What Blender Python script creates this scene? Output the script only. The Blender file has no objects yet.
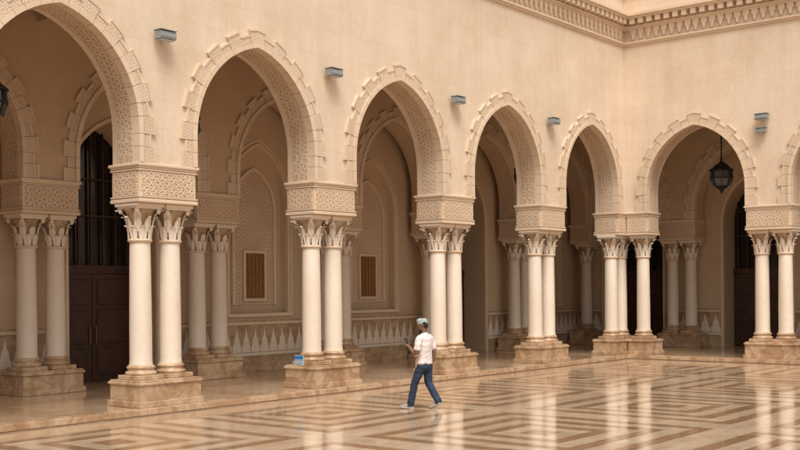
import bpy, math, random
from mathutils import Vector, Matrix
random.seed(7)
scene = bpy.context.scene
scene.view_settings.view_transform = 'Standard'
scene.view_settings.look = 'None'
scene.view_settings.exposure = 0
COL = scene.collection

# ------------------------------------------------------------------ materials
def new_mat(name):
    m = bpy.data.materials.new(name); m.use_nodes = True
    nt = m.node_tree
    return m, nt, nt.nodes['Principled BSDF']
def nd(nt, typ, ins=None, **props):
    n = nt.nodes.new(typ)
    for k, v in props.items(): setattr(n, k, v)
    if ins:
        for k, v in ins.items():
            s = n.inputs[k]
            if isinstance(v, bpy.types.NodeSocket): nt.links.new(v, s)
            else: s.default_value = v
    return n
def M(nt, op, a, b=0.0, c=None):
    ins = {0: a, 1: b}
    if c is not None: ins[2] = c
    return nd(nt, 'ShaderNodeMath', ins, operation=op).outputs[0]
def mix(nt, f, a, b, mode='MIX'):
    n = nt.nodes.new('ShaderNodeMix'); n.data_type = 'RGBA'; n.blend_type = mode
    for idx, v in ((0, f), (6, a), (7, b)):
        if isinstance(v, bpy.types.NodeSocket): nt.links.new(v, n.inputs[idx])
        else: n.inputs[idx].default_value = v
    return n.outputs[2]
def C(r, g, b): return (r, g, b, 1)
def ramp(nt, f, stops):
    n = nt.nodes.new('ShaderNodeValToRGB'); cr = n.color_ramp
    cr.elements[0].position = stops[0][0]; cr.elements[0].color = stops[0][1]
    cr.elements[1].position = stops[-1][0]; cr.elements[1].color = stops[-1][1]
    for p, c in stops[1:-1]:
        e = cr.elements.new(p); e.color = c
    nt.links.new(f, n.inputs[0]); return n.outputs[0]
def noise(nt, vec, scale, detail=3, rough=.55, dist=0.0):
    return nd(nt, 'ShaderNodeTexNoise', {'Vector': vec, 'Scale': scale, 'Detail': min(detail, 3), 'Roughness': rough, 'Distortion': dist}).outputs[0]

def stone_mat(name, base, rough=.75, joints=True, var=.12, streak=.12, jw=1.1, jh=.55, bump=True):
    m, nt, p = new_mat(name)
    co = nd(nt, 'ShaderNodeNewGeometry').outputs['Position']
    dark = C(base[0]*(1-var*1.0), base[1]*(1-var*1.35), base[2]*(1-var*1.8))
    lite = C(min(1, base[0]*(1+var*.6)), min(1, base[1]*(1+var*.6)), min(1, base[2]*(1+var*.6)))
    n1 = noise(nt, co, .55, 3, .6)
    col = ramp(nt, n1, [(.3, dark), (.52, C(*base)), (.75, lite)])
    n2 = noise(nt, co, 9, 3, .65)
    col = mix(nt, .3, col, ramp(nt, n2, [(.3, C(.78, .74, .70)), (.7, C(1, 1, 1))]), 'MULTIPLY')
    if streak > 0:
        st = nd(nt, 'ShaderNodeVectorMath', {0: co, 1: (2.2, 2.2, .22)}, operation='MULTIPLY').outputs[0]
        n3 = noise(nt, st, 1.3, 3, .6)
        col = mix(nt, streak*2.2, col, ramp(nt, n3, [(.40, C(.76, .67, .57)), (.58, C(1, 1, 1))]), 'MULTIPLY')
    h = n2
    if joints:
        sp = nd(nt, 'ShaderNodeSeparateXYZ', {0: co})
        u = M(nt, 'ADD', sp.outputs[0], sp.outputs[1])
        uv = nd(nt, 'ShaderNodeCombineXYZ', {0: u, 1: sp.outputs[2]}).outputs[0]
        br = nd(nt, 'ShaderNodeTexBrick', {'Vector': uv, 'Color1': C(1, 1, 1), 'Color2': C(.95, .94, .925), 'Mortar': C(.86, .82, .77),
             'Scale': 1.0, 'Mortar Size': .006, 'Mortar Smooth': .3, 'Brick Width': jw, 'Row Height': jh})
        col = mix(nt, .8, col, br.outputs[0], 'MULTIPLY')
    if bump:
        b = nd(nt, 'ShaderNodeBump', {'Strength': .2, 'Distance': .008, 'Height': h}).outputs[0]
        nt.links.new(b, p.inputs['Normal'])
    nt.links.new(col, p.inputs['Base Color'])
    p.inputs['Roughness'].default_value = rough
    return m

def carve_mat(name, base, period=.2, depth=.02, recess_dark=.5, strength=.8):
    m, nt, p = new_mat(name)
    uv = nd(nt, 'ShaderNodeUVMap').outputs[0]
    s = nd(nt, 'ShaderNodeSeparateXYZ', {0: uv})
    k = 2*math.pi/period
    a = M(nt, 'MULTIPLY', s.outputs[0], k); b = M(nt, 'MULTIPLY', s.outputs[1], k)
    sa = M(nt, 'SINE', a); sb = M(nt, 'SINE', b)
    f1 = M(nt, 'SINE', M(nt, 'ADD', a, M(nt, 'MULTIPLY', sb, 1.6)))
    f2 = M(nt, 'SINE', M(nt, 'ADD', b, M(nt, 'MULTIPLY', sa, 1.6)))
    g = M(nt, 'MULTIPLY', f1, f2)
    r2 = M(nt, 'MULTIPLY', M(nt, 'COSINE', M(nt, 'MULTIPLY', a, 2.0)), M(nt, 'COSINE', M(nt, 'MULTIPLY', b, 2.0)))
    g = M(nt, 'ADD', M(nt, 'ABSOLUTE', g), M(nt, 'MULTIPLY', r2, .35))
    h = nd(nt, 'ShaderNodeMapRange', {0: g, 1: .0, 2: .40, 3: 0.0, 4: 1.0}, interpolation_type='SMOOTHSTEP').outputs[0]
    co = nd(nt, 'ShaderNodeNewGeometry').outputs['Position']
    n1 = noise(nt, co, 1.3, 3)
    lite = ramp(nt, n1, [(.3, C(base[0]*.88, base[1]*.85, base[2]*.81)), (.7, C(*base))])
    dk = C(base[0]*(1-recess_dark), base[1]*(1-recess_dark*1.15), base[2]*(1-recess_dark*1.3))  # darker tone for the low parts of the relief pattern
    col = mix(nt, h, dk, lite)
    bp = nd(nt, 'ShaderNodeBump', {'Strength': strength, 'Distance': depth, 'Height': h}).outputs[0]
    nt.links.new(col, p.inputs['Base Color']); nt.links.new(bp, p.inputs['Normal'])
    p.inputs['Roughness'].default_value = .8
    return m

def marble_mat(name, c1, c2, c3, rough=.2, scale=1.5):
    m, nt, p = new_mat(name)
    co = nd(nt, 'ShaderNodeNewGeometry').outputs['Position']
    n1 = noise(nt, co, scale, 3, .62, 1.4)
    n2 = noise(nt, co, scale*5, 3, .6, .5)
    col = ramp(nt, n1, [(.28, C(*c1)), (.48, C(*c2)), (.56, C(*c3)), (.75, C(*c2))])
    col = mix(nt, .4, col, ramp(nt, n2, [(.3, C(.7, .64, .58)), (.65, C(1, 1, 1))]), 'MULTIPLY')
    nt.links.new(col, p.inputs['Base Color'])
    rr = nd(nt, 'ShaderNodeMapRange', {0: n2, 1: .3, 2: .7, 3: rough*.7, 4: rough*1.5}).outputs[0]
    nt.links.new(rr, p.inputs['Roughness'])
    return m

def simple_mat(name, c, rough=.5, metal=0.0, var=.15, scale=8):
    m, nt, p = new_mat(name)
    co = nd(nt, 'ShaderNodeTexCoord').outputs['Object']
    n1 = noise(nt, co, scale, 3)
    col = ramp(nt, n1, [(.3, C(*[x*(1-var) for x in c])), (.7, C(*[min(1, x*(1+var)) for x in c]))])
    nt.links.new(col, p.inputs['Base Color'])
    p.inputs['Roughness'].default_value = rough; p.inputs['Metallic'].default_value = metal
    return m

WALLC = (.765, .625, .485)
m_wall = stone_mat('wall_limestone', WALLC, streak=.07, var=.08)
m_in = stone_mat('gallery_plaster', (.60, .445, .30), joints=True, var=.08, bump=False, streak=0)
m_col = stone_mat('column_stone', (.78, .675, .56), rough=.5, joints=False, var=.06, streak=0)
m_trim = stone_mat('trim_stone', (.72, .565, .415), joints=False, var=.08, streak=0)
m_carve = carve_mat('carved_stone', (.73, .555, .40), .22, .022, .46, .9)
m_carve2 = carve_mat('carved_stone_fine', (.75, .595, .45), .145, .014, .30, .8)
m_plinth = marble_mat('plinth_marble', (.33, .19, .10), (.47, .31, .185), (.58, .42, .28), .2)
m_dado = marble_mat('dado_marble', (.33, .20, .11), (.43, .285, .17), (.5, .36, .23), .3, 2.0)
m_wood = simple_mat('door_wood', (.05, .017, .009), .45, 0, .3, 5)
m_glass, nt, p = new_mat('dark_glass'); p.inputs['Base Color'].default_value = C(.015, .012, .01); p.inputs['Roughness'].default_value = .08
m_bronze = simple_mat('window_bronze', (.25, .12, .045), .4, .3, .2)
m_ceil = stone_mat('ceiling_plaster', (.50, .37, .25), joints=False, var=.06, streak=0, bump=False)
MATS = [m_wall, m_col, m_carve, m_plinth, m_trim, m_dado, m_wood, m_glass, m_bronze, m_in, m_carve2, m_ceil]
WALL, COLM, CARVE, PLIN, TRIM, DADO, WOOD, GLASS, BRONZE, INN, CARVE2, CEIL = range(12)

# ------------------------------------------------------------------ mesh builder
class MB:
    def __init__(s): s.v = []; s.f = []; s.m = []; s.sm = []; s.uv = {}
    def face(s, pts, mat=0, smooth=False, uv=None):
        i = len(s.v); s.v += [tuple(p) for p in pts]; s.f.append(list(range(i, i+len(pts)))); s.m.append(mat); s.sm.append(smooth)
        if uv: s.uv[len(s.f)-1] = uv
    def grid(s, rings, mat=0, smooth=True, closed=True, cap0=False, cap1=False):
        b = len(s.v); n = len(rings[0])
        for r in rings: s.v += [tuple(p) for p in r]
        for i in range(len(rings)-1):
            for j in range(n if closed else n-1):
                k = (j+1) % n
                s.f.append([b+i*n+j, b+i*n+k, b+(i+1)*n+k, b+(i+1)*n+j]); s.m.append(mat); s.sm.append(smooth)
        if cap0: s.f.append([b+j for j in range(n)][::-1]); s.m.append(mat); s.sm.append(False)
        if cap1: s.f.append([b+(len(rings)-1)*n+j for j in range(n)]); s.m.append(mat); s.sm.append(False)
    def box(s, x0, x1, y0, y1, z0, z1, mat=0, bev=0.0):
        if bev <= 0:
            a = [(x0, y0, z0), (x1, y0, z0), (x1, y1, z0), (x0, y1, z0)]
            t = [(x, y, z1) for x, y, _ in a]
            s.grid([a, t], mat, False, True, True, True)
        else:
            def ring(o, z):
                return [(x0+o+0, y0+o, z), (x1-o, y0+o, z), (x1-o, y1-o, z), (x0+o, y1-o, z)]
            s.grid([ring(bev, z0), ring(0, z0+bev), ring(0, z1-bev), ring(bev, z1)], mat, False, True, True, True)
    def lathe(s, cx, cy, prof, mat=0, n=32, cap=True, smooth=True, rot=0):
        rings = [[(cx+r*math.cos(rot+2*math.pi*j/n), cy+r*math.sin(rot+2*math.pi*j/n), z) for j in range(n)] for r, z in prof]
        s.grid(rings, mat, smooth, True, cap, cap)
    def prism(s, poly, y0, y1, mat=0):
        a = [(x, y0, z) for x, z in poly]; b = [(x, y1, z) for x, z in poly]
        s.grid([a, b], mat, False, True, True, True)
    def obj(s, name, parent=None, mats=None, M4=None, fixn=False):
        me = bpy.data.meshes.new(name); me.from_pydata(s.v, [], s.f); me.update()
        for mm in (mats or MATS): me.materials.append(mm)
        for i, p in enumerate(me.polygons): p.material_index = s.m[i]; p.use_smooth = s.sm[i]
        if fixn:
            import bmesh
            bm = bmesh.new(); bm.from_mesh(me); bmesh.ops.recalc_face_normals(bm, faces=bm.faces); bm.to_mesh(me); bm.free()
        ul = me.uv_layers.new(name='UVMap')
        for i, p in enumerate(me.polygons):
            n = p.normal
            if i in s.uv:
                for li, q in zip(p.loop_indices, s.uv[i]): ul.data[li].uv = q
                continue
            for li in p.loop_indices:
                c = me.vertices[me.loops[li].vertex_index].co
                if abs(n.z) > .7: ul.data[li].uv = (c.x, c.y)
                elif abs(n.y) > abs(n.x): ul.data[li].uv = (c.x, c.z)
                else: ul.data[li].uv = (c.y, c.z)
        o = bpy.data.objects.new(name, me); COL.objects.link(o)
        if parent: o.parent = parent
        if M4 is not None: o.matrix_local = M4
        return o
def inst(me, name, parent, M4):
    o = bpy.data.objects.new(name, me); COL.objects.link(o); o.parent = parent; o.matrix_local = M4; return o
def empty(name, M4=None):
    e = bpy.data.objects.new(name, None); COL.objects.link(e)
    if M4 is not None: e.matrix_world = M4
    return e

# ------------------------------------------------------------------ arch profile
ZI = 4.80     # impost top
def arch(cx, hw, zb, zs, rise, n=14):
    c = max(.01, (rise*rise-hw*hw)/(2*hw)); R = hw+c
    th = math.acos(-c/R)
    L = []
    nb = 4
    if zb < zs:
        L = [(cx-hw, zb+(zs-zb)*i/nb, -1.0, 0.0) for i in range(nb)]
    for i in range(n+1):
        a = math.pi-(math.pi-th)*i/n
        L.append((cx+c+R*math.cos(a), zs+R*math.sin(a), math.cos(a), math.sin(a)))
    Rr = [(2*cx-x, z, -nx, nz) for x, z, nx, nz in L[:-1]][::-1]
    return L, Rr
def arch_path(cx, hw, zb, zs, rise, n=14):
    L, Rr = arch(cx, hw, zb, zs, rise, n)
    ap = L[-1]
    return L[:-1]+[(ap[0], ap[1], 0.0, 1.0)]+Rr

def arch_wall(mb, x0, x1, zlo, ztop, cx, hw, zb, zs, rise, yf, yb, mat, matso=None, back=True):
    P = arch_path(cx, hw, zb, zs, rise)
    matso = mat if matso is None else matso
    def wl(y, flip):
        def q(a):
            mb.face(a if not flip else a[::-1], mat)
        q([(x0, y, zlo), (cx-hw, y, zlo), (cx-hw, y, ztop), (x0, y, ztop)])
        q([(cx+hw, y, zlo), (x1, y, zlo), (x1, y, ztop), (cx+hw, y, ztop)])
        if zb > zlo: q([(cx-hw, y, zlo), (cx+hw, y, zlo), (cx+hw, y, zb), (cx-hw, y, zb)])
        for a, b in zip(P[:-1], P[1:]):
            if abs(a[0]-b[0]) > 1e-6:
                q([(a[0], y, a[1]), (b[0], y, b[1]), (b[0], y, ztop), (a[0], y, ztop)])
    wl(yf, False)
    if back: wl(yb, True)
    for a, b in zip(P[:-1], P[1:]):
        mb.face([(a[0], yf, a[1]), (a[0], yb, a[1]), (b[0], yb, b[1]), (b[0], yf, b[1])], matso)
    if zb > zlo: mb.face([(cx-hw, yf, zb), (cx+hw, yf, zb), (cx+hw, yb, zb), (cx-hw, yb, zb)], mat)

def soffit_panel(mb, cx, hw, zb, zs, rise, y0, y1, off, mat):
    P = arch_path(cx, hw, zb, zs, rise); l = 0
    I = [(x-nx*off, z-nz*off) for x, z, nx, nz in P]
    for a, b in zip(I[:-1], I[1:]):
        d = math.hypot(a[0]-b[0], a[1]-b[1])
        mb.face([(a[0], y0, a[1]), (a[0], y1, a[1]), (b[0], y1, b[1]), (b[0], y0, b[1])], mat, False,
                [(0, l), (y1-y0, l), (y1-y0, l+d), (0, l+d)])
        l += d
    for yy, fl in ((y0, 1), (y1, 0)):
        for (a, b, pa, pb) in zip(I[:-1], I[1:], P[:-1], P[1:]):
            f = [(a[0], yy, a[1]), (b[0], yy, b[1]), (pb[0], yy, pb[1]), (pa[0], yy, pa[1])]
            mb.face(f, TRIM)

def path_sampler(P):
    S = [0]
    for a, b in zip(P[:-1], P[1:]): S.append(S[-1]+math.hypot(a[0]-b[0], a[1]-b[1]))
    def at(l):
        l = max(0, min(S[-1], l))
        for i in range(len(S)-1):
            if l <= S[i+1]+1e-9:
                t = (l-S[i])/(S[i+1]-S[i]); a, b = P[i], P[i+1]
                nx = a[2]*(1-t)+b[2]*t; nz = a[3]*(1-t)+b[3]*t; q = math.hypot(nx, nz)
                return (a[0]*(1-t)+b[0]*t, a[1]*(1-t)+b[1]*t, nx/q, nz/q)
    return at, S[-1]
def voussoirs(mb, cx, hw, zb, zs, rise, yf, w1=.38, w2=.27, step=.29):
    P = arch_path(cx, hw, zb, zs, rise); at, T = path_sampler(P)
    n = int(round(T/step)); n += (n % 2 == 0)
    if ((n-1)//2) % 2 == 1: n += 2
    d = T/n
    for i in range(n):
        big = (i % 2 == 0)
        w = w1 if big else w2
        g = .004
        e = .02 if big else -.02
        l0, l1 = i*d+g-(e if i else 0), (i+1)*d-g+(e if i < n-1 else 0)
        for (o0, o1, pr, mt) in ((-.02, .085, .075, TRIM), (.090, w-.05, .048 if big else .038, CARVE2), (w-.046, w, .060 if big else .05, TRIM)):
            pts = []
            ls = [l0, (l0+l1)/2, l1]
            for l in ls:
                x, z, nx, nz = at(l); pts.append((x+nx*o0, z+nz*o0))
            for l in ls[::-1]:
                x, z, nx, nz = at(l); pts.append((x+nx*o1, z+nz*o1))
            pts = pts[::-1]
            mb.prism(pts, yf-pr, yf+.14, mt)

# ------------------------------------------------------------------ pier (columns + plinth + impost)
def column(mb, cx, cy, z0=.64, zc=3.35, zt=4.05):
    R = .205
    mb.box(cx-.31, cx+.31, cy-.31, cy+.31, z0, z0+.09, PLIN, .01)
    prof = [(.295, z0+.09), (.305, z0+.12), (.295, z0+.155), (.262, z0+.165), (.25, z0+.19), (.265, z0+.215), (.278, z0+.235), (.268, z0+.26), (.245, z0+.27), (.235, z0+.285)]
    mb.lathe(cx, cy, prof, PLIN, 36)
    mb.lathe(cx, cy, [(.228, z0+.285), (.222, z0+.33), (R+.012, z0+.40), (R+.012, z0+1.0), (R-.005, zc-.06), (R-.008, zc-.05)], COLM, 40, False)
    mb.lathe(cx, cy, [(R, zc-.05), (R+.025, zc-.04), (R+.035, zc-.015), (R+.025, zc+.01), (R, zc+.02)], TRIM, 36)
    bell = [(R-.01, zc+.02), (R-.01, zc+.2), (R+.015, zc+.38), (R+.06, zc+.52), (R+.11, zt-.11)]
    mb.lathe(cx, cy, bell, DADO, 32)
    def leaf(ph, zb, h, r0, fl, wd):
        c, s_ = math.cos(ph), math.sin(ph)
        rows = []
        for i in range(8):
            t = i/7
            z = zb+h*(t if t < .86 else .86+(t-.86)*.2)-(max(0, t-.86))*h*.55
            r = r0+.012+fl*(t**2.2)+max(0, t-.8)*.12
            w = wd*(.75+.45*math.sin(math.pi*min(1, t*.95+.05)))*(1-.75*max(0, t-.7)/.3)
            row = []
            for j, k in enumerate((-1, -.55, -.12, .12, .55, 1)):
                rr = r+(.028, .004, .03, .03, .004, .028)[j]-abs(k)*.022
                tx = w*k
                row.append((cx+rr*c-tx*s_, cy+rr*s_+tx*c, z-abs(k)*.02))
            rows.append(row)
        mb.grid(rows, COLM, True, False)
    for k in range(8): leaf(k*math.pi/4+math.pi/8, zc+.02, .30, R-.01, .055, .068)
    for k in range(8): leaf(k*math.pi/4, zc+.16, .34, R-.0, .10, .060)
    for k in range(4): leaf(k*math.pi/2+math.pi/4, zc+.30, .33, R+.02, .19, .06)
    for k in range(4):
        a = k*math.pi/2+math.pi/4
        x = cx+.36*math.cos(a); y = cy+.36*math.sin(a)
        pr = [(.0, -.05), (.03, -.045), (.045, -.02), (.048, .0), (.045, .02), (.03, .045), (.0, .05)]
        mb.lathe(x, y, [(r, zt-.15+z) for r, z in pr], COLM, 12, False)
    mb.box(cx-.30, cx+.30, cy-.30, cy+.30, zt-.11, zt-.07, COLM)
    mb.box(cx-.335, cx+.335, cy-.335, cy+.335, zt-.07, zt-.002, COLM, .012)

def impost(mb, x0, x1, y0, y1, z0=4.05, z1=ZI, sides='all'):
    mb.box(x0-.03, x1+.03, y0-.03, y1+.03, z0, z0+.07, TRIM, .012)
    mb.box(x0, x1, y0, y1, z0+.07, z1-.10, TRIM)
    mb.box(x0-.025, x1+.025, y0-.025, y1+.025, z1-.10, z1-.06, TRIM)
    mb.box(x0-.055, x1+.055, y0-.055, y1+.055, z1-.06, z1-.0, TRIM, .012)
    a, b = z0+.13, z1-.15
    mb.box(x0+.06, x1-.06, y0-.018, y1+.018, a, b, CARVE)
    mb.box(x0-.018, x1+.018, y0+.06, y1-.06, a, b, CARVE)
    for z in (a-.035, b+.008):
        mb.box(x0-.03, x1+.03, y0-.03, y1+.03, z, z+.025, TRIM)

def plinth(mb, x0, x1, y0, y1, z0=.13, z1=.64):
    mb.box(x0-.04, x1+.04, y0-.04, y1+.04, z0-.0, z0+.12, PLIN, .01)
    mb.box(x0, x1, y0, y1, z0+.12, z1-.09, PLIN, .004)
    mb.box(x0-.03, x1+.03, y0-.03, y1+.03, z1-.09, z1-.03, PLIN, .015)
    mb.box(x0, x1, y0, y1, z1-.03, z1, PLIN, .006)

bld = empty('mosque_courtyard_arcade')
pm = MB()
plinth(pm, -.74, .74, -.47, .47)
for sx in (-.36, .36): column(pm, sx, 0)
impost(pm, -.685, .685, -.42, .42)
PHW = .685
RL = Matrix.Identity(4)
RR = Matrix.Rotation(-math.pi/2, 4, 'Z')
pier0 = None
def put_pier(Mx):
    global pier0
    if pier0 is None:
        pier0 = pm.obj('arcade_pier', bld, None, Mx)
    else:
        inst(pier0.data, 'arcade_pier', bld, Mx)

BL = 4.77
LP = [-5.0-BL*i for i in range(8)]            # left arcade piers (x)
RP = [5.19+4.67*i for i in range(5)]          # right arcade piers (s = -y)
for x in LP:
    put_pier(Matrix.Translation((x, 0, 0))); put_pier(Matrix.Translation((x, 4.0, 0)))
for s_ in RP:
    put_pier(Matrix.Translation((0, -s_, 0)) @ RR); put_pier(Matrix.Translation((4.8, -s_, 0)) @ RR)
put_pier(Matrix.Translation((0, 4.0, 0)))
put_pier(Matrix.Translation((4.8, 0, 0)) @ RR)
cm = MB()
plinth(cm, -.5, .5, -.5, .5); column(cm, -.0, -.0); impost(cm, -.45, .45, -.45, .45)
cm.obj('inner_corner_pier', bld, None, Matrix.Translation((4.8, 4.0, 0)))
cm = MB()
JL, JR = .95, 1.2
plinth(cm, -JL-.08, .47, -.47, .47)
plinth(cm, -.475, .475, -JR-.08, -.515)
column(cm, -.66, 0); column(cm, 0, 0); column(cm, 0, -.84)
impost(cm, -JL, .42, -.42, .42)
impost(cm, -.425, .425, -JR, -.48)
cm.obj('corner_pier', bld)

# ------------------------------------------------------------------ arcade walls
TZ = 13.2
ZS, RISE = 5.42, 2.08
T = .40
def bay(front, x0, x1, a, b, yc, name, Mx, inner):
    cx, hw = (a+b)/2, (b-a)/2
    rise = RISE*hw/1.70; zs = ZS+(RISE-rise)*.8
    mb = MB()
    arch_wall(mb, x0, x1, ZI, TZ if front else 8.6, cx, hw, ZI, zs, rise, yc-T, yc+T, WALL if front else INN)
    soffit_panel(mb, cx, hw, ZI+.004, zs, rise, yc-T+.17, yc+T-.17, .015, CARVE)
    voussoirs(mb, cx, hw, ZI+.002, zs, rise, yc-T)
    mb.obj(name, bld, None, Mx, True)
xs = LP
for i in range(len(xs)-1):
    l, r = xs[i+1], xs[i]
    bay(True, l, r, l+PHW, r-PHW, 0, 'arcade_wall_bay', RL, False)
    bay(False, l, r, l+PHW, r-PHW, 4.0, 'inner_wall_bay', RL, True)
bay(True, xs[0], -.4, xs[0]+PHW, -JL, 0, 'arcade_wall_bay', RL, False)
bay(False, xs[0], 0, xs[0]+PHW, -PHW, 4.0, 'inner_wall_bay', RL, True)
bay(False, 0, 4.8-.4, PHW, 4.8-.5, 4.0, 'inner_wall_bay', RL, True)
bay(True, .4, RP[0], JR, RP[0]-PHW, 0, 'arcade_wall_bay', RR, False)
bay(False, 0, RP[0], PHW, RP[0]-PHW, 4.8, 'inner_wall_bay', RR, True)
bay(False, -4.0+.4, 0, -4.0+.5, -PHW, 4.8, 'inner_wall_bay', RR, True)
for i in range(len(RP)-1):
    bay(True, RP[i], RP[i+1], RP[i]+PHW, RP[i+1]-PHW, 0, 'arcade_wall_bay', RR, False)
    bay(False, RP[i], RP[i+1], RP[i]+PHW, RP[i+1]-PHW, 4.8, 'inner_wall_bay', RR, True)
mb = MB(); mb.box(-.397, .397, -.397, .397, ZI, TZ-.003, WALL)
mb.box(4.403, 5.197, 3.603, 4.397, ZI, 8.6, INN)
mb.obj('corner_wall_core', bld)

# ------------------------------------------------------------------ gallery back walls
def backwall(mb, x0, x1, yw, kind):
    cx = (x0+x1)/2; W = x1-x0
    if kind == 'niche':
        hw = min(1.08, W*.25)
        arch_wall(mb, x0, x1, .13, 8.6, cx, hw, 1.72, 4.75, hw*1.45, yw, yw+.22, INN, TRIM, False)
        mb.box(cx-hw-.1, cx+hw+.1, yw+.222, yw+.3, 1.6, 7.2, INN)
        P = arch_path(cx, hw, 1.72, 4.75, hw*1.45)
        for (o0, o1, pr) in ((.02, .09, .035), (.14, .20, .02)):
            for a, b in zip(P[:-1], P[1:]):
                poly = [(a[0]+a[2]*o0, a[1]+a[3]*o0), (b[0]+b[2]*o0, b[1]+b[3]*o0), (b[0]+b[2]*o1, b[1]+b[3]*o1), (a[0]+a[2]*o1, a[1]+a[3]*o1)]
                mb.prism(poly[::-1], yw-pr, yw+.01, TRIM)
        h2 = hw*.68
        P = arch_path(cx, h2, 1.95, 4.6, h2*1.45)
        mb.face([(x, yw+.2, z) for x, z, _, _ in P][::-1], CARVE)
        for a, b in zip(P[:-1], P[1:]):
            poly = [(a[0], a[1]), (b[0], b[1]), (b[0]+b[2]*.08, b[1]+b[3]*.08), (a[0]+a[2]*.08, a[1]+a[3]*.08)]
            mb.prism(poly[::-1], yw+.15, yw+.225, TRIM)
        mb.box(cx-hw-.14, cx+hw+.14, yw-.09, yw+.2, 1.62, 1.72, TRIM, .01)
        mb.box(cx-.42, cx+.42, yw+.14, yw+.21, 2.05, 3.45, TRIM)
        mb.box(cx-.34, cx+.34, yw+.125, yw+.15, 2.13, 3.37, BRONZE)
        for k in range(5):
            xx = cx-.28+k*.14
            mb.box(xx-.012, xx+.012, yw+.11, yw+.124, 2.15, 3.35, BRONZE)
    elif kind == 'door':
        hw = min(1.25, W*.27)
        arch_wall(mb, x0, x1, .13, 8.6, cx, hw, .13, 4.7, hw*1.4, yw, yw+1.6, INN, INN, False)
        P = arch_path(cx, hw, .13, 4.7, hw*1.4)
        for (o0, o1, pr) in ((.02, .10, .04),):
            for a, b in zip(P[:-1], P[1:]):
                poly = [(a[0]+a[2]*o0, a[1]+a[3]*o0), (b[0]+b[2]*o0, b[1]+b[3]*o0), (b[0]+b[2]*o1, b[1]+b[3]*o1), (a[0]+a[2]*o1, a[1]+a[3]*o1)]
                mb.prism(poly[::-1], yw-pr, yw+.01, TRIM)
        y2 = yw+.9
        mb.box(cx-hw-.05, cx+hw+.05, y2+.12, y2+.2, .13, 6.8, GLASS)
        mb.box(cx-hw, cx+hw, y2-.02, y2+.1, 2.8, 3.0, WOOD)
        for sgn in (-1, 1):
            a, b = (cx-hw+.02, cx-.01) if sgn < 0 else (cx+.01, cx+hw-.02)
            mb.box(a, b, y2, y2+.08, .14, 2.78, WOOD)
            for (z0, z1) in ((.3, .95), (1.07, 1.9), (2.02, 2.65)):
                mb.box(a+.14, b-.14, y2-.025, y2-.002, z0, z1, WOOD, .012)
            mb.lathe(cx+sgn*.09, y2-.05, [(.012, 1.05), (.018, 1.1), (.018, 1.45), (.012, 1.5)], BRONZE, 10)
        for k in range(-3, 4):
            mb.box(cx+k*hw/3.5-.02, cx+k*hw/3.5+.02, y2, y2+.06, 3.0, 6.4, WOOD)
        for z in (4.2, 5.1): mb.box(cx-hw, cx+hw, y2+.01, y2+.05, z, z+.04, WOOD)
    def dado(a, b):
        if b-a < .1: return
        mb.box(a, b, yw-.03, yw+.02, .131, .38, PLIN)
        mb.box(a, b, yw-.02, yw+.02, .38, 1.40, DADO)
        mb.box(a, b, yw-.055, yw+.02, 1.40, 1.48, TRIM, .01)
        mb.box(a, b, yw-.035, yw+.02, 1.48, 1.53, DADO)
        n = max(1, int((b-a)/.34)); w = (b-a)/n
        for k in range(n):
            c = a+(k+.5)*w; q = w*.5
            poly = [(c-q*.92, .66), (c+q*.92, .66), (c+q*.92, .80), (c+q*.62, .88), (c+q*.55, 1.0), (c+q*.22, 1.12), (c, 1.33), (c-q*.22, 1.12), (c-q*.55, 1.0), (c-q*.62, .88), (c-q*.92, .80)]
            mb.prism(poly, yw-.032, yw-.005, COLM)
        mb.box(a, b, yw-.034, yw-.005, .56, .64, COLM)
    if kind == 'door':
        dado(x0, cx-hw-.11); dado(cx+hw+.11, x1)
    else: dado(x0, x1)

YW, XW = 4.66, 5.46
allp = [4.8, 0]+LP
for i in range(len(allp)-1):
    l, r = allp[i+1], allp[i]
    k = {0: 'niche', 1: 'door', 4: 'door', 7: 'door'}.get(i, 'niche')
    mb = MB(); backwall(mb, l, r if i else XW, YW, k); mb.obj('gallery_back_wall', bld, None, RL, True)
rp = [-4.0, 0]+RP
for i in range(len(rp)-1):
    k = {0: 'door', 1: 'door', 4: 'door'}.get(i, 'niche')
    mb = MB(); backwall(mb, rp[i] if i else -YW, rp[i+1], XW, k); mb.obj('gallery_back_wall', bld, None, RR, True)

mb = MB()
XL = LP[-1]; YR = -RP[-1]
mb.box(XL, -.01, .30, YW+2, 8.6, 8.9, CEIL)
mb.box(-.005, XW+2, YR, YW+2, 8.602, 8.9, CEIL)
for x in LP+[0]: mb.box(x-.3, x+.3, .402, 3.598, 8.2, 8.598, CEIL)
for s_ in RP+[0]: mb.box(.402, 4.398, -s_-.3, -s_+.3, 8.2, 8.598, CEIL)
mb.box(XL, XW+2, YW+1.8, YW+2.1, 0, 12.8, WALL)
mb.box(XW+1.8, XW+2.1, YR, YW+1.78, 0, 12.8, WALL)
mb.box(XL-.3, XL, -.3, YW+2.1, 0, 12.8, WALL)
mb.obj('gallery_ceiling', bld)

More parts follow.
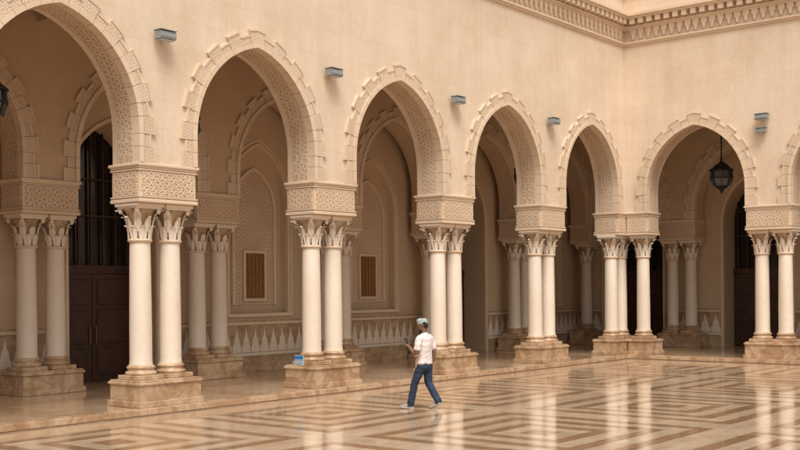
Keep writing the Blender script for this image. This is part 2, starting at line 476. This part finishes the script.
# ------------------------------------------------------------------ cornice
mb = MB()
def cband(o0, z0, z1, mat=TRIM, bev=0.01):
    o = T+o0
    a = [(XL, -o), (-o, -o), (-o, YR), (-T+.02, YR), (-T+.02, -T+.02), (XL, -T+.02)]
    lo = [(x, y, z0) for x, y in a]; hi = [(x, y, z1) for x, y in a]
    mb.grid([lo, hi], mat, False, True, False, False)
    for ring in (lo, hi):
        mb.face([ring[0], ring[1], ring[4], ring[5]], mat); mb.face([ring[1], ring[2], ring[3], ring[4]], mat)
cband(.05, 10.28, 10.34); cband(.09, 10.34, 10.40)
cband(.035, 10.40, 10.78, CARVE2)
cband(.12, 10.78, 10.84); cband(.17, 10.84, 10.89)
cband(.10, 10.89, 11.10)
cband(.34, 11.10, 11.17); cband(.40, 11.17, 11.25); cband(.30, 11.25, 11.29)
cband(.06, 11.95, 12.05); cband(.12, 12.05, 12.12)
def rep(step, w, o0, o1, z0, z1, mat):
    x = -T-o1-step*.5
    while x > XL:
        mb.box(x-w/2, x+w/2, -T-o1, -T-o0, z0, z1, mat); x -= step
    y = -T-o1-step*.5
    while y > YR:
        mb.box(-T-o1, -T-o0, y-w/2, y+w/2, z0, z1, mat); y -= step
rep(.30, .17, .10, .31, 10.93, 11.098, TRIM)
def rep_tri(step):
    def poly(c):
        return [(c-.10, 10.779), (c-.10, 10.66), (c-.05, 10.60), (c-.045, 10.52), (c, 10.44), (c+.045, 10.52), (c+.05, 10.60), (c+.10, 10.66), (c+.10, 10.779)]
    x = -T-.4
    while x > XL:
        mb.prism(poly(x), -T-.10, -T-.036, TRIM); x -= step
    y = -T-.4
    while y > YR:
        q = poly(y)
        a = [(-T-.10, yy, z) for yy, z in q]; b = [(-T-.036, yy, z) for yy, z in q]
        mb.grid([a, b], TRIM, False, True, True, True); y -= step
rep_tri(.27)
mb.obj('cornice', bld, None, None, True)

# ------------------------------------------------------------------ floors
def floor_mat(name, gallery=False):
    m, nt, p = new_mat(name)
    co = nd(nt, 'ShaderNodeNewGeometry').outputs['Position']
    s = nd(nt, 'ShaderNodeSeparateXYZ', {0: co})
    x, y = s.outputs[0], s.outputs[1]
    light = C(.62, .475, .34); mid = C(.44, .285, .17); brown = C(.29, .165, .085)
    n1 = noise(nt, co, .9, 3, .62, 1.0); n2 = noise(nt, co, 5, 3, .6, .6)
    def tri(v, P, off=0.0):
        return M(nt, 'ABSOLUTE', M(nt, 'SUBTRACT', M(nt, 'FLOORED_MODULO', M(nt, 'ADD', v, off), P), P/2))
    if not gallery:
        P = 4.8
        a, b = tri(x, P, .9), tri(y, P, .65)
        mx = M(nt, 'MAXIMUM', a, b)
        f = M(nt, 'LESS_THAN', M(nt, 'FLOORED_MODULO', mx, .6), .27)
        bd = M(nt, 'MAXIMUM', M(nt, 'GREATER_THAN', y, -1.55), M(nt, 'GREATER_THAN', x, -1.55))
        f = M(nt, 'MAXIMUM', M(nt, 'MULTIPLY', f, M(nt, 'SUBTRACT', 1.0, bd)), M(nt, 'MULTIPLY', bd, .45))
        col = mix(nt, f, light, mix(nt, n2, mid, brown))
    else:
        a, b = tri(x, BL, 5.0), tri(y, 3.6, -.4)
        mx = M(nt, 'MINIMUM', a, b)
        f = M(nt, 'LESS_THAN', mx, .28)
        col = mix(nt, f, C(.50, .36, .235), mid)
    br = nd(nt, 'ShaderNodeTexBrick', {'Vector': co, 'Color1': C(1, 1, 1), 'Color2': C(.80, .77, .74), 'Mortar': C(.55, .48, .4), 'Scale': 1.0,
            'Mortar Size': .004, 'Brick Width': .6, 'Row Height': .3, 'Bias': 0.0}, offset=0.0)
    col = mix(nt, .8, col, br.outputs[0], 'MULTIPLY')
    col = mix(nt, .7, col, ramp(nt, n1, [(.3, C(.76, .7, .62)), (.5, C(1, 1, 1)), (.57, C(.84, .76, .67)), (.7, C(1, 1, 1))]), 'MULTIPLY')
    nt.links.new(col, p.inputs['Base Color'])
    rr = nd(nt, 'ShaderNodeMapRange', {0: noise(nt, co, .7, 3, .65), 1: .35, 2: .65, 3: .05, 4: .18}).outputs[0]
    nt.links.new(rr, p.inputs['Roughness'])
    bp = nd(nt, 'ShaderNodeBump', {'Strength': .12, 'Distance': .004, 'Height': noise(nt, co, 2.5, 2)}).outputs[0]
    nt.links.new(bp, p.inputs['Normal'])
    p.inputs['IOR'].default_value = 1.6
    return m
m_floor = floor_mat('courtyard_marble'); m_gfl = floor_mat('gallery_marble', True)
mb = MB()
E = .66
mb.box(XL, XW+2, -E+.02, YW+2, .0, .128, 0)
mb.box(-E+.02, XW+2, YR, -E+.018, .0, .128, 0)
mb.box(XL, -E, -E, -E+.30, .02, .132, 1, .006); mb.box(-E, -E+.30, YR, -E+.30, .02, .1325, 1, .006)
mb.obj('gallery_floor', None, [m_gfl, m_plinth])
mb = MB()
mb.face([(-90, -90, 0), (XW, -90, 0), (XW, 4, 0), (-90, 4, 0)], 0)
mb.obj('courtyard_floor', None, [m_floor])
m_sand = stone_mat('sand_ground', (.40, .31, .22), .9, False)
mb = MB(); mb.face([(-900, -900, -.01), (900, -900, -.01), (900, 900, -.01), (-900, 900, -.01)], 0)
mb.obj('ground', None, [m_sand])

# ------------------------------------------------------------------ wall floodlights
m_lampg = simple_mat('lamp_grey_metal', (.27, .29, .29), .5, .1, .12)
m_lens = simple_mat('lamp_lens', (.45, .47, .48), .15, 0, .05)
lm = MB()
lm.box(-.06, .06, -.03, 0, -.06, .06, 0, .005)
lm.box(-.03, .03, -.10, -.03, -.025, .025, 0)
pr = [(-.10, -.10), (-.34, -.085), (-.36, -.03), (-.34, .09), (-.10, .11)]
a = [(-.225, y, z) for y, z in pr]; b = [(.225, y, z) for y, z in pr]
lm.grid([a, b], 0, False, True, True, True)
lm.box(-.245, .245, -.37, -.09, .112, .125, 0)
lm.box(-.20, .20, -.33, -.12, -.112, -.101, 1)
for k in range(7): lm.box(-.19+k*.06, -.18+k*.06, -.32, -.12, .126, .14, 0)
lamp0 = None
SC = Matrix.Scale(.82, 4)
def put_lamp(Mx):
    global lamp0
    Mx = Mx @ SC
    if lamp0 is None:
        lamp0 = lm.obj('wall_floodlight', None, [m_lampg, m_lens], Mx, True); return
    o = bpy.data.objects.new('wall_floodlight', lamp0.data); COL.objects.link(o); o.matrix_world = Mx
for x in LP: put_lamp(Matrix.Translation((x-.16, -T, 7.26)))
for s_ in RP: put_lamp(Matrix.Translation((-T, -s_+.12, 7.45)) @ RR)
cmb = MB()
cmb.box(-.05, .05, -.03, 0, -.05, .05, 0, .005)
cmb.box(-.02, .02, -.12, -.03, -.02, .02, 0)
cmb.box(-.15, .15, -.24, -.10, -.08, .07, 0, .02)
cmb.box(-.17, .17, -.26, -.09, .071, .085, 0)
cmb.lathe(0, -.17, [(.05, -.11), (.055, -.081)], 1, 16)
cmb.obj('security_camera', None, [m_lampg, m_lens], Matrix.Translation((-T, -RP[0]+.14, 7.05)) @ RR, True)

# ------------------------------------------------------------------ lanterns
m_metal = simple_mat('lantern_metal', (.045, .05, .05), .45, .7, .3)
m_lglass = simple_mat('lantern_glass', (.13, .14, .13), .2, 0, .15)
lt = MB()
O8 = math.pi/8
lt.lathe(0, 0, [(.02, .62), (.05, .58), (.03, .54), (.06, .50), (.10, .46), (.22, .38), (.27, .32), (.36, .26), (.40, .22), (.40, .18), (.35, .17)], 0, 8, True, False, O8)
lt.lathe(0, 0, [(.33, .17), (.36, -.05), (.27, -.30), (.20, -.33)], 1, 8, True, False, O8)
lt.lathe(0, 0, [(.21, -.30), (.23, -.33), (.19, -.37), (.10, -.43), (.05, -.47), (.06, -.51), (.03, -.55), (.0, -.60)], 0, 8, True, False, O8)
lt.lathe(0, 0, [(.345, -.03), (.385, -.04), (.385, -.07), (.345, -.08)], 0, 8, True, False, O8)
for k in range(8):
    a = O8+k*math.pi/4
    for (r0, z0, r1, z1) in ((.34, .17, .37, -.05), (.37, -.05, .275, -.31)):
        p0 = Vector((r0*math.cos(a), r0*math.sin(a), z0)); p1 = Vector((r1*math.cos(a), r1*math.sin(a), z1))
        sd = Vector((-math.sin(a), math.cos(a), 0))*.018; od = Vector((math.cos(a), math.sin(a), 0))*.015
        lt.grid([[p0-sd-od, p0+sd-od, p0+sd+od, p0-sd+od], [p1-sd-od, p1+sd-od, p1+sd+od, p1-sd+od]], 0, False, True, True, True)
    for k2 in range(1, 3):
        a2 = a+math.pi/4*k2/3
        rr = .36*math.cos(math.pi/8)/math.cos(a2-a-math.pi/8)
        lt.box(rr*math.cos(a2)-.006, rr*math.cos(a2)+.006, rr*math.sin(a2)-.006, rr*math.sin(a2)+.006, -.05, .17, 0)
z = .62
i = 0
while z < 2.2:
    w, d = (.028, .008) if i % 2 else (.008, .028)
    lt.box(-w, w, -d, d, z, z+.075, 0); z += .062; i += 1
lt.lathe(0, 0, [(.09, 2.19), (.05, 2.16), (.01, 2.14)][::-1], 0, 12)
lan0 = None
def put_lantern(x, y):
    global lan0
    Mx = Matrix.Translation((x, y, 6.05))
    if lan0 is None: lan0 = lt.obj('hanging_lantern', None, [m_metal, m_lglass], Mx, True); return
    o = bpy.data.objects.new('hanging_lantern', lan0.data); COL.objects.link(o); o.matrix_world = Mx
LANT = [(2.3, -2.6)]+[(2.3, -s_-4.67/2) for s_ in RP[:-1]]+[(x-BL/2, 2.0) for x in LP[:-1]]+[(-2.7, 2.0)]
for (x, y) in LANT: put_lantern(x, y)
mb = MB()
for (x, y) in LANT:
    mb.lathe(x, y, [(.012, 8.2), (.012, 8.5), (.12, 8.56), (.14, 8.6)], TRIM, 12)
mb.obj('ceiling_roses', bld)

# ------------------------------------------------------------------ small blue sign standing on the plinth ledge
m_blue, nt, p = new_mat('sign_print')
tc = nd(nt, 'ShaderNodeTexCoord').outputs['Object']
sp = nd(nt, 'ShaderNodeSeparateXYZ', {0: tc})
top = M(nt, 'GREATER_THAN', sp.outputs[2], .13)
ln = M(nt, 'LESS_THAN', M(nt, 'FLOORED_MODULO', sp.outputs[2], .035), .013)
c1 = mix(nt, ln, C(.55, .65, .72), C(.05, .18, .42))
nt.links.new(mix(nt, top, c1, C(.04, .2, .5)), p.inputs['Base Color']); p.inputs['Roughness'].default_value = .4
m_white = simple_mat('sign_frame', (.5, .54, .56), .5, 0, .05)
sb = MB()
sb.box(-.125, .125, -.012, .0, .02, .215, 0)
sb.box(-.14, .14, .0005, .012, .006, .23, 1)
sb.box(-.12, -.09, -.03, .012, 0, .012, 1); sb.box(.09, .12, -.03, .012, 0, .012, 1)
sb.obj('information_sign', None, [m_blue, m_white], Matrix.Translation((LP[2]-.695, .08, .64)) @ RR)

# ------------------------------------------------------------------ camera
F = 1075.0
CAMH = 2.35
cam_d = bpy.data.cameras.new('camera'); cam = bpy.data.objects.new('camera', cam_d); COL.objects.link(cam)
cam_d.sensor_width = 36; cam_d.lens = 36*F/800
cam_d.clip_end = 3000; cam_d.clip_start = .1
hd = math.radians(39.3)
fwd = Vector((math.cos(hd), math.sin(hd), 0)); rgt = Vector((math.sin(hd), -math.cos(hd), 0))
cpos = Vector((-32.65, -17.15, CAMH))
R3 = Matrix((rgt, Vector((0, 0, 1)), -fwd)).transposed().to_4x4()
cam.matrix_world = Matrix.Translation(cpos) @ R3 @ Matrix.Rotation(math.radians(-.5), 4, 'Z')
cam_d.shift_y = 64/800
scene.camera = cam

# ------------------------------------------------------------------ man
man_pos = cpos+rgt*.47+fwd*21.0; man_pos.z = 0
hdv = (-rgt*math.cos(math.radians(33))+fwd*math.sin(math.radians(33)))
ang = math.atan2(hdv.y, hdv.x)-math.pi/2
man = empty('walking_man', Matrix.Translation(man_pos) @ Matrix.Rotation(ang, 4, 'Z'))
def loft(mb, pts, rad, ref=(1, 0, 0), n=18):
    pts = [Vector(p) for p in pts]; rings = []
    for i, p in enumerate(pts):
        t = (pts[min(i+1, len(pts)-1)]-pts[max(i-1, 0)]).normalized()
        r = Vector(ref); sd = (r-t*t.dot(r)).normalized(); ot = t.cross(sd)
        a, b = rad[i] if isinstance(rad[i], tuple) else (rad[i], rad[i])
        rings.append([p+sd*a*math.cos(2*math.pi*j/n)+ot*b*math.sin(2*math.pi*j/n) for j in range(n)])
    def sh(ring, c, f, off): return [c+(q-c)*f+off for q in ring]
    t0 = (pts[0]-pts[1]).normalized(); t1 = (pts[-1]-pts[-2]).normalized()
    r0 = min(rad[0]) if isinstance(rad[0], tuple) else rad[0]; r1 = min(rad[-1]) if isinstance(rad[-1], tuple) else rad[-1]
    rings = [sh(rings[0], pts[0], .45, t0*r0*.45), sh(rings[0], pts[0], .8, t0*r0*.28)]+rings+[sh(rings[-1], pts[-1], .8, t1*r1*.28), sh(rings[-1], pts[-1], .45, t1*r1*.45)]
    mb.grid(rings, 0, True, True, True, True)
def finish(mb, name, mat, voxel=.012, smooth=3, parent=man, disp=None):
    o = mb.obj(name, None, [mat], None, True)
    md = o.modifiers.new('r', 'REMESH'); md.mode = 'VOXEL'; md.voxel_size = voxel; md.use_smooth_shade = True
    if smooth:
        s = o.modifiers.new('s', 'SMOOTH'); s.iterations = smooth; s.factor = .6
    if disp:
        tx = bpy.data.textures.new(name+'_t', 'CLOUDS'); tx.noise_scale = disp[1]
        d = o.modifiers.new('d', 'DISPLACE'); d.texture = tx; d.strength = disp[0]; d.mid_level = .5
    dg = bpy.context.evaluated_depsgraph_get()
    me = bpy.data.meshes.new_from_object(o.evaluated_get(dg))
    o.modifiers.clear(); o.data = me
    for pl in me.polygons: pl.use_smooth = True
    o.parent = parent
    return o
m_skin = simple_mat('skin', (.20, .105, .065), .5, 0, .1, 20)
m_hair = simple_mat('hair', (.015, .012, .011), .8, 0, .3, 60)
m_jean = simple_mat('denim', (.022, .038, .075), .85, 0, .35, 14)
m_shoe = simple_mat('shoe', (.38, .36, .34), .6, 0, .1)
m_sole = simple_mat('shoe_sole', (.5, .48, .45), .7, 0, .05)
m_shirt, nt, p = new_mat('printed_tshirt')
tc = nd(nt, 'ShaderNodeTexCoord').outputs['Object']
vo = nd(nt, 'ShaderNodeTexVoronoi', {'Vector': tc, 'Scale': 26}).outputs[0]
n3 = noise(nt, tc, 13, 3)
f = M(nt, 'MULTIPLY', M(nt, 'LESS_THAN', vo, .33), M(nt, 'GREATER_THAN', n3, .49))
nt.links.new(mix(nt, f, C(.74, .67, .65), C(.60, .37, .34)), p.inputs['Base Color']); p.inputs['Roughness'].default_value = .9
b = MB()
loft(b, [(0, .0, .90), (0, 0, 1.0), (0, -.005, 1.12), (0, -.015, 1.26), (0, -.015, 1.37), (0, -.01, 1.43), (0, 0, 1.475)],
     [(.190, .138), (.182, .130), (.176, .124), (.192, .127), (.19, .114), (.135, .088), (.07, .066)])
loft(b, [(-.13, -.01, 1.415), (-.205, -.005, 1.365), (-.238, .0, 1.27), (-.25, .01, 1.175)], [.06, .073, .072, .072])
loft(b, [(.13, -.01, 1.415), (.205, -.01, 1.365), (.24, -.025, 1.27), (.256, -.045, 1.175)], [.06, .073, .072, .072])
finish(b, 't_shirt', m_shirt, .010, 3, man, (.026, .08))
b = MB()
loft(b, [(0, 0, 1.0), (0, 0, .93), (0, -.005, .86), (0, 0, .80)], [(.155, .11), (.165, .12), (.178, .128), (.165, .115)])
loft(b, [(-.085, .0, .86), (-.095, .085, .70), (-.10, .175, .50), (-.10, .215, .33), (-.10, .265, .12), (-.10, .275, .085)], [.098, .090, .074, .070, .068, .070])
loft(b, [(.085, -.01, .86), (.092, -.01, .70), (.10, -.03, .49), (.10, -.13, .33), (.10, -.235, .17), (.10, -.255, .135)], [.098, .090, .075, .072, .068, .070])
finish(b, 'jeans', m_jean, .010, 3, man, (.026, .06))
b = MB()
loft(b, [(0, -.015, 1.38), (0, -.005, 1.47), (-.003, .012, 1.56), (-.005, .02, 1.60)], [.07, .054, .052, .052])
loft(b, [(0, -.01, 1.40), (-.12, -.01, 1.40), (-.205, 0, 1.35)], [.06, .055, .052])
loft(b, [(0, -.01, 1.40), (.12, -.01, 1.40), (.205, 0, 1.35)], [.06, .055, .052])
loft(b, [(-.205, 0, 1.37), (-.24, .0, 1.24), (-.262, .015, 1.115), (-.25, .07, 1.09), (-.215, .16, 1.155), (-.175, .25, 1.225)], [.05, .046, .041, .041, .038, .028])
loft(b, [(.205, 0, 1.37), (.245, -.03, 1.24), (.268, -.06, 1.10), (.272, -.045, 1.0), (.268, .005, .86)], [.05, .046, .041, .038, .028])
finish(b, 'arms_and_neck', m_skin, .009, 3)
def finger(mb, p0, dirs, lens, r):
    pts = [Vector(p0)]
    for d, l in zip(dirs, lens): pts.append(pts[-1]+Vector(d).normalized()*l)
    loft(mb, pts, [r, r*.97, r*.9, r*.78][:len(pts)], (1, .01, .02), 10)
b = MB()
loft(b, [(.268, .005, .875), (.268, .012, .835), (.266, .020, .79), (.264, .024, .765)], [(.024, .028), (.018, .038), (.017, .043), (.015, .041)])
for k, (yo, ln) in enumerate(((.056, .9), (.036, 1.0), (.015, .94), (-.007, .78))):
    finger(b, (.264, yo, .772), ((-.10, .08, -1), (-.35, .1, -1), (-.65, .1, -.9)), (.042*ln, .028*ln, .022*ln), .0088)
finger(b, (.262, .045, .835), ((-.25, .8, -.8), (-.3, .35, -1), (-.3, .1, -1)), (.035, .030, .025), .0105)
finish(b, 'right_hand', m_skin, .0045, 1)
b = MB()
loft(b, [(-.18, .24, 1.218), (-.167, .272, 1.238), (-.152, .308, 1.255), (-.148, .322, 1.262)], [(.024, .026), (.036, .020), (.042, .018), (.040, .015)], (1, 0, .2))
for k, (xo, zo) in enumerate(((0, .045), (.003, .022), (.003, 0), (.0, -.02))):
    st = (-.178, .325, 1.268+zo)
    finger(b, st, ((-.1, .9, .25), (.9, .45, .0), (.9, -.5, 0)), (.026, .032-.002*k, .024-.002*k), .0088)
finger(b, (-.128, .285, 1.245), ((.7, .2, .8), (.2, .25, 1), (-.3, .3, 1)), (.032, .030, .022), .0105)
finish(b, 'left_hand', m_skin, .0045, 1)
m_phone = simple_mat('phone_body', (.02, .02, .022), .2, 0, .1)
b = MB(); b.box(-.038, .038, -.004, .004, -.078, .078, 0, .003)
o = b.obj('phone', man, [m_phone], Matrix.Translation((-.14, .328, 1.31)) @ Matrix.Rotation(math.radians(-20), 4, 'X'))
def shoe(name, Mx):
    b = MB()
    loft(b, [(0, -.07, .045), (0, -.03, .05), (0, .04, .048), (0, .12, .038), (0, .175, .032)], [(.034, .036), (.038, .042), (.040, .040), (.046, .028), (.036, .022)])
    loft(b, [(0, -.045, .05), (0, -.04, .10)], [(.036, .045), (.038, .045)])
    o = finish(b, name, m_shoe, .008, 2); o.matrix_local = Mx
    b = MB()
    out = [(-.036, -.09), (0, -.108), (.036, -.09), (.038, -.02), (.040, .04), (.048, .11), (.042, .17), (.015, .202), (-.02, .198), (-.044, .165), (-.048, .11), (-.038, .04), (-.038, -.02)]
    b.grid([[(x, y, .0) for x, y in out], [(x*1.04, y*1.02, .012) for x, y in out], [(x*1.02, y*1.01, .026) for x, y in out]], 0, True, True, True, True)
    q = b.obj(name+'_sole', man, [m_sole], Mx)
shoe('left_shoe', Matrix.Translation((-.10, .31, .004)) @ Matrix.Rotation(math.radians(4), 4, 'Z') @ Matrix.Rotation(math.radians(3), 4, 'X'))
shoe('right_shoe', Matrix.Translation((.10, -.215, .075)) @ Matrix.Rotation(math.radians(-6), 4, 'Z') @ Matrix.Rotation(math.radians(-22), 4, 'X'))
head = empty('head'); head.parent = man
head.matrix_local = Matrix.Translation((-.005, .03, 1.635)) @ Matrix.Rotation(math.radians(14), 4, 'Z') @ Matrix.Rotation(math.radians(-16), 4, 'X')
b = MB()
rings = []
for (z, a, yf, yb) in ((-.118, .028, .075, .0), (-.108, .045, .088, -.03), (-.085, .056, .092, -.055), (-.055, .064, .094, -.075), (-.02, .071, .094, -.09), (.02, .075, .094, -.098), (.055, .074, .092, -.097), (.085, .066, .080, -.085), (.108, .045, .055, -.06), (.118, .02, .025, -.03)):
    cy = (yf+yb)/2; ry = (yf-yb)/2
    rings.append([(a*math.cos(2*math.pi*j/24), cy+ry*math.sin(2*math.pi*j/24), z) for j in range(24)])
b.grid(rings, 0, True, True, True, True)
loft(b, [(0, .088, .022), (0, .100, .0), (0, .113, -.022), (0, .100, -.032)], [.008, .010, .015, .012], (1, 0, 0), 10)
loft(b, [(-.022, .090, -.060), (0, .098, -.058), (.022, .090, -.060)], [.006, .009, .006], (0, 0, 1), 10)
loft(b, [(-.022, .088, -.072), (0, .096, -.072), (.022, .088, -.072)], [.006, .009, .006], (0, 0, 1), 10)
for sx in (-1, 1):
    loft(b, [(sx*.072, -.005, -.03), (sx*.080, -.012, -.005), (sx*.080, -.016, .022)], [(.008, .013), (.009, .019), (.008, .016)], (1, 0, 0), 12)
    loft(b, [(sx*.015, .090, .030), (sx*.05, .078, .032)], [.008, .007], (0, 0, 1), 8)
o = finish(b, 'face', m_skin, .005, 2, head)
m_eye = simple_mat('eye_white', (.6, .58, .55), .3, 0, .02)
b = MB()
for sx in (-1, 1):
    for mi, r, yy in ((0, .0125, .080), (1, .006, .0885)):
        b.lathe(sx*.032, yy, [(r*math.sin(math.pi*i/8)+1e-4, .008-r*math.cos(math.pi*i/8)) for i in range(9)], mi, 14)
b.obj('eyes', head, [m_eye, m_hair])
b = MB()
rings = []
for (z, a, yf, yb) in ((-.07, .045, -.02, -.078), (-.045, .067, -.02, -.09), (-.01, .0765, .005, -.101), (.03, .081, .03, -.106), (.07, .077, .06, -.102)):
    cy = (yf+yb)/2; ry = (yf-yb)/2
    rings.append([(a*math.cos(2*math.pi*j/24), cy+ry*math.sin(2*math.pi*j/24), z) for j in range(24)])
b.grid(rings, 0, True, True, True, True)
finish(b, 'hair', m_hair, .006, 1, head)
b = MB()
rings = []
for (z, a, yf, yb) in ((-.125, .03, .080, .02), (-.112, .048, .093, .01), (-.09, .060, .096, .0), (-.075, .064, .092, .0)):
    cy = (yf+yb)/2; ry = (yf-yb)/2
    rings.append([(a*math.cos(2*math.pi*j/24), cy+ry*math.sin(2*math.pi*j/24), z) for j in range(24)])
b.grid(rings, 0, True, True, True, True)
finish(b, 'beard', m_hair, .006, 1, head)
m_cap, nt, p = new_mat('embroidered_cap')
tc = nd(nt, 'ShaderNodeTexCoord').outputs['Object']
vo = nd(nt, 'ShaderNodeTexVoronoi', {'Vector': tc, 'Scale': 70}).outputs[0]
nt.links.new(ramp(nt, vo, [(.3, C(.18, .22, .25)), (.5, C(.42, .46, .47))]), p.inputs['Base Color']); p.inputs['Roughness'].default_value = .9
b = MB()
prof = [(.092, .028), (.095, .035), (.095, .075), (.091, .108), (.084, .128), (.06, .137), (.0, .139)]
b.grid([[(r*.87*math.cos(2*math.pi*j/32), -.004+r*1.12*math.sin(2*math.pi*j/32), z+.012*math.sin(2*math.pi*j/32)) for j in range(32)] for r, z in prof], 0, True, True, False, False)
b.obj('cap', head, [m_cap])

# ------------------------------------------------------------------ light
w = bpy.data.worlds.new('World'); scene.world = w; w.use_nodes = True
nt = w.node_tree; bg = nt.nodes['Background']
sky = nt.nodes.new('ShaderNodeTexSky'); sky.sky_type = 'NISHITA'; sky.sun_disc = False
sun_dir = Vector((-.55, -.62, 0)).normalized()
EL = math.radians(60)
sky.sun_elevation = EL
sky.sun_rotation = math.atan2(sun_dir.x, sun_dir.y)
sky.air_density = 1.0; sky.dust_density = 5.0; sky.ozone_density = .6
hs = nd(nt, 'ShaderNodeHueSaturation', {'Saturation': .3, 'Color': sky.outputs[0]}).outputs[0]
cc = mix(nt, 1.0, hs, C(1.0, .965, .91), 'MULTIPLY')
nt.links.new(cc, bg.inputs['Color']); bg.inputs['Strength'].default_value = .15
ld = bpy.data.lights.new('sun', 'SUN'); ld.energy = 2.4; ld.angle = math.radians(28); ld.color = (1, .96, .90)
lo = bpy.data.objects.new('sun', ld); COL.objects.link(lo)
dv = Vector((sun_dir.x*math.cos(EL), sun_dir.y*math.cos(EL), math.sin(EL)))
lo.rotation_euler = dv.to_track_quat('Z', 'Y').to_euler()
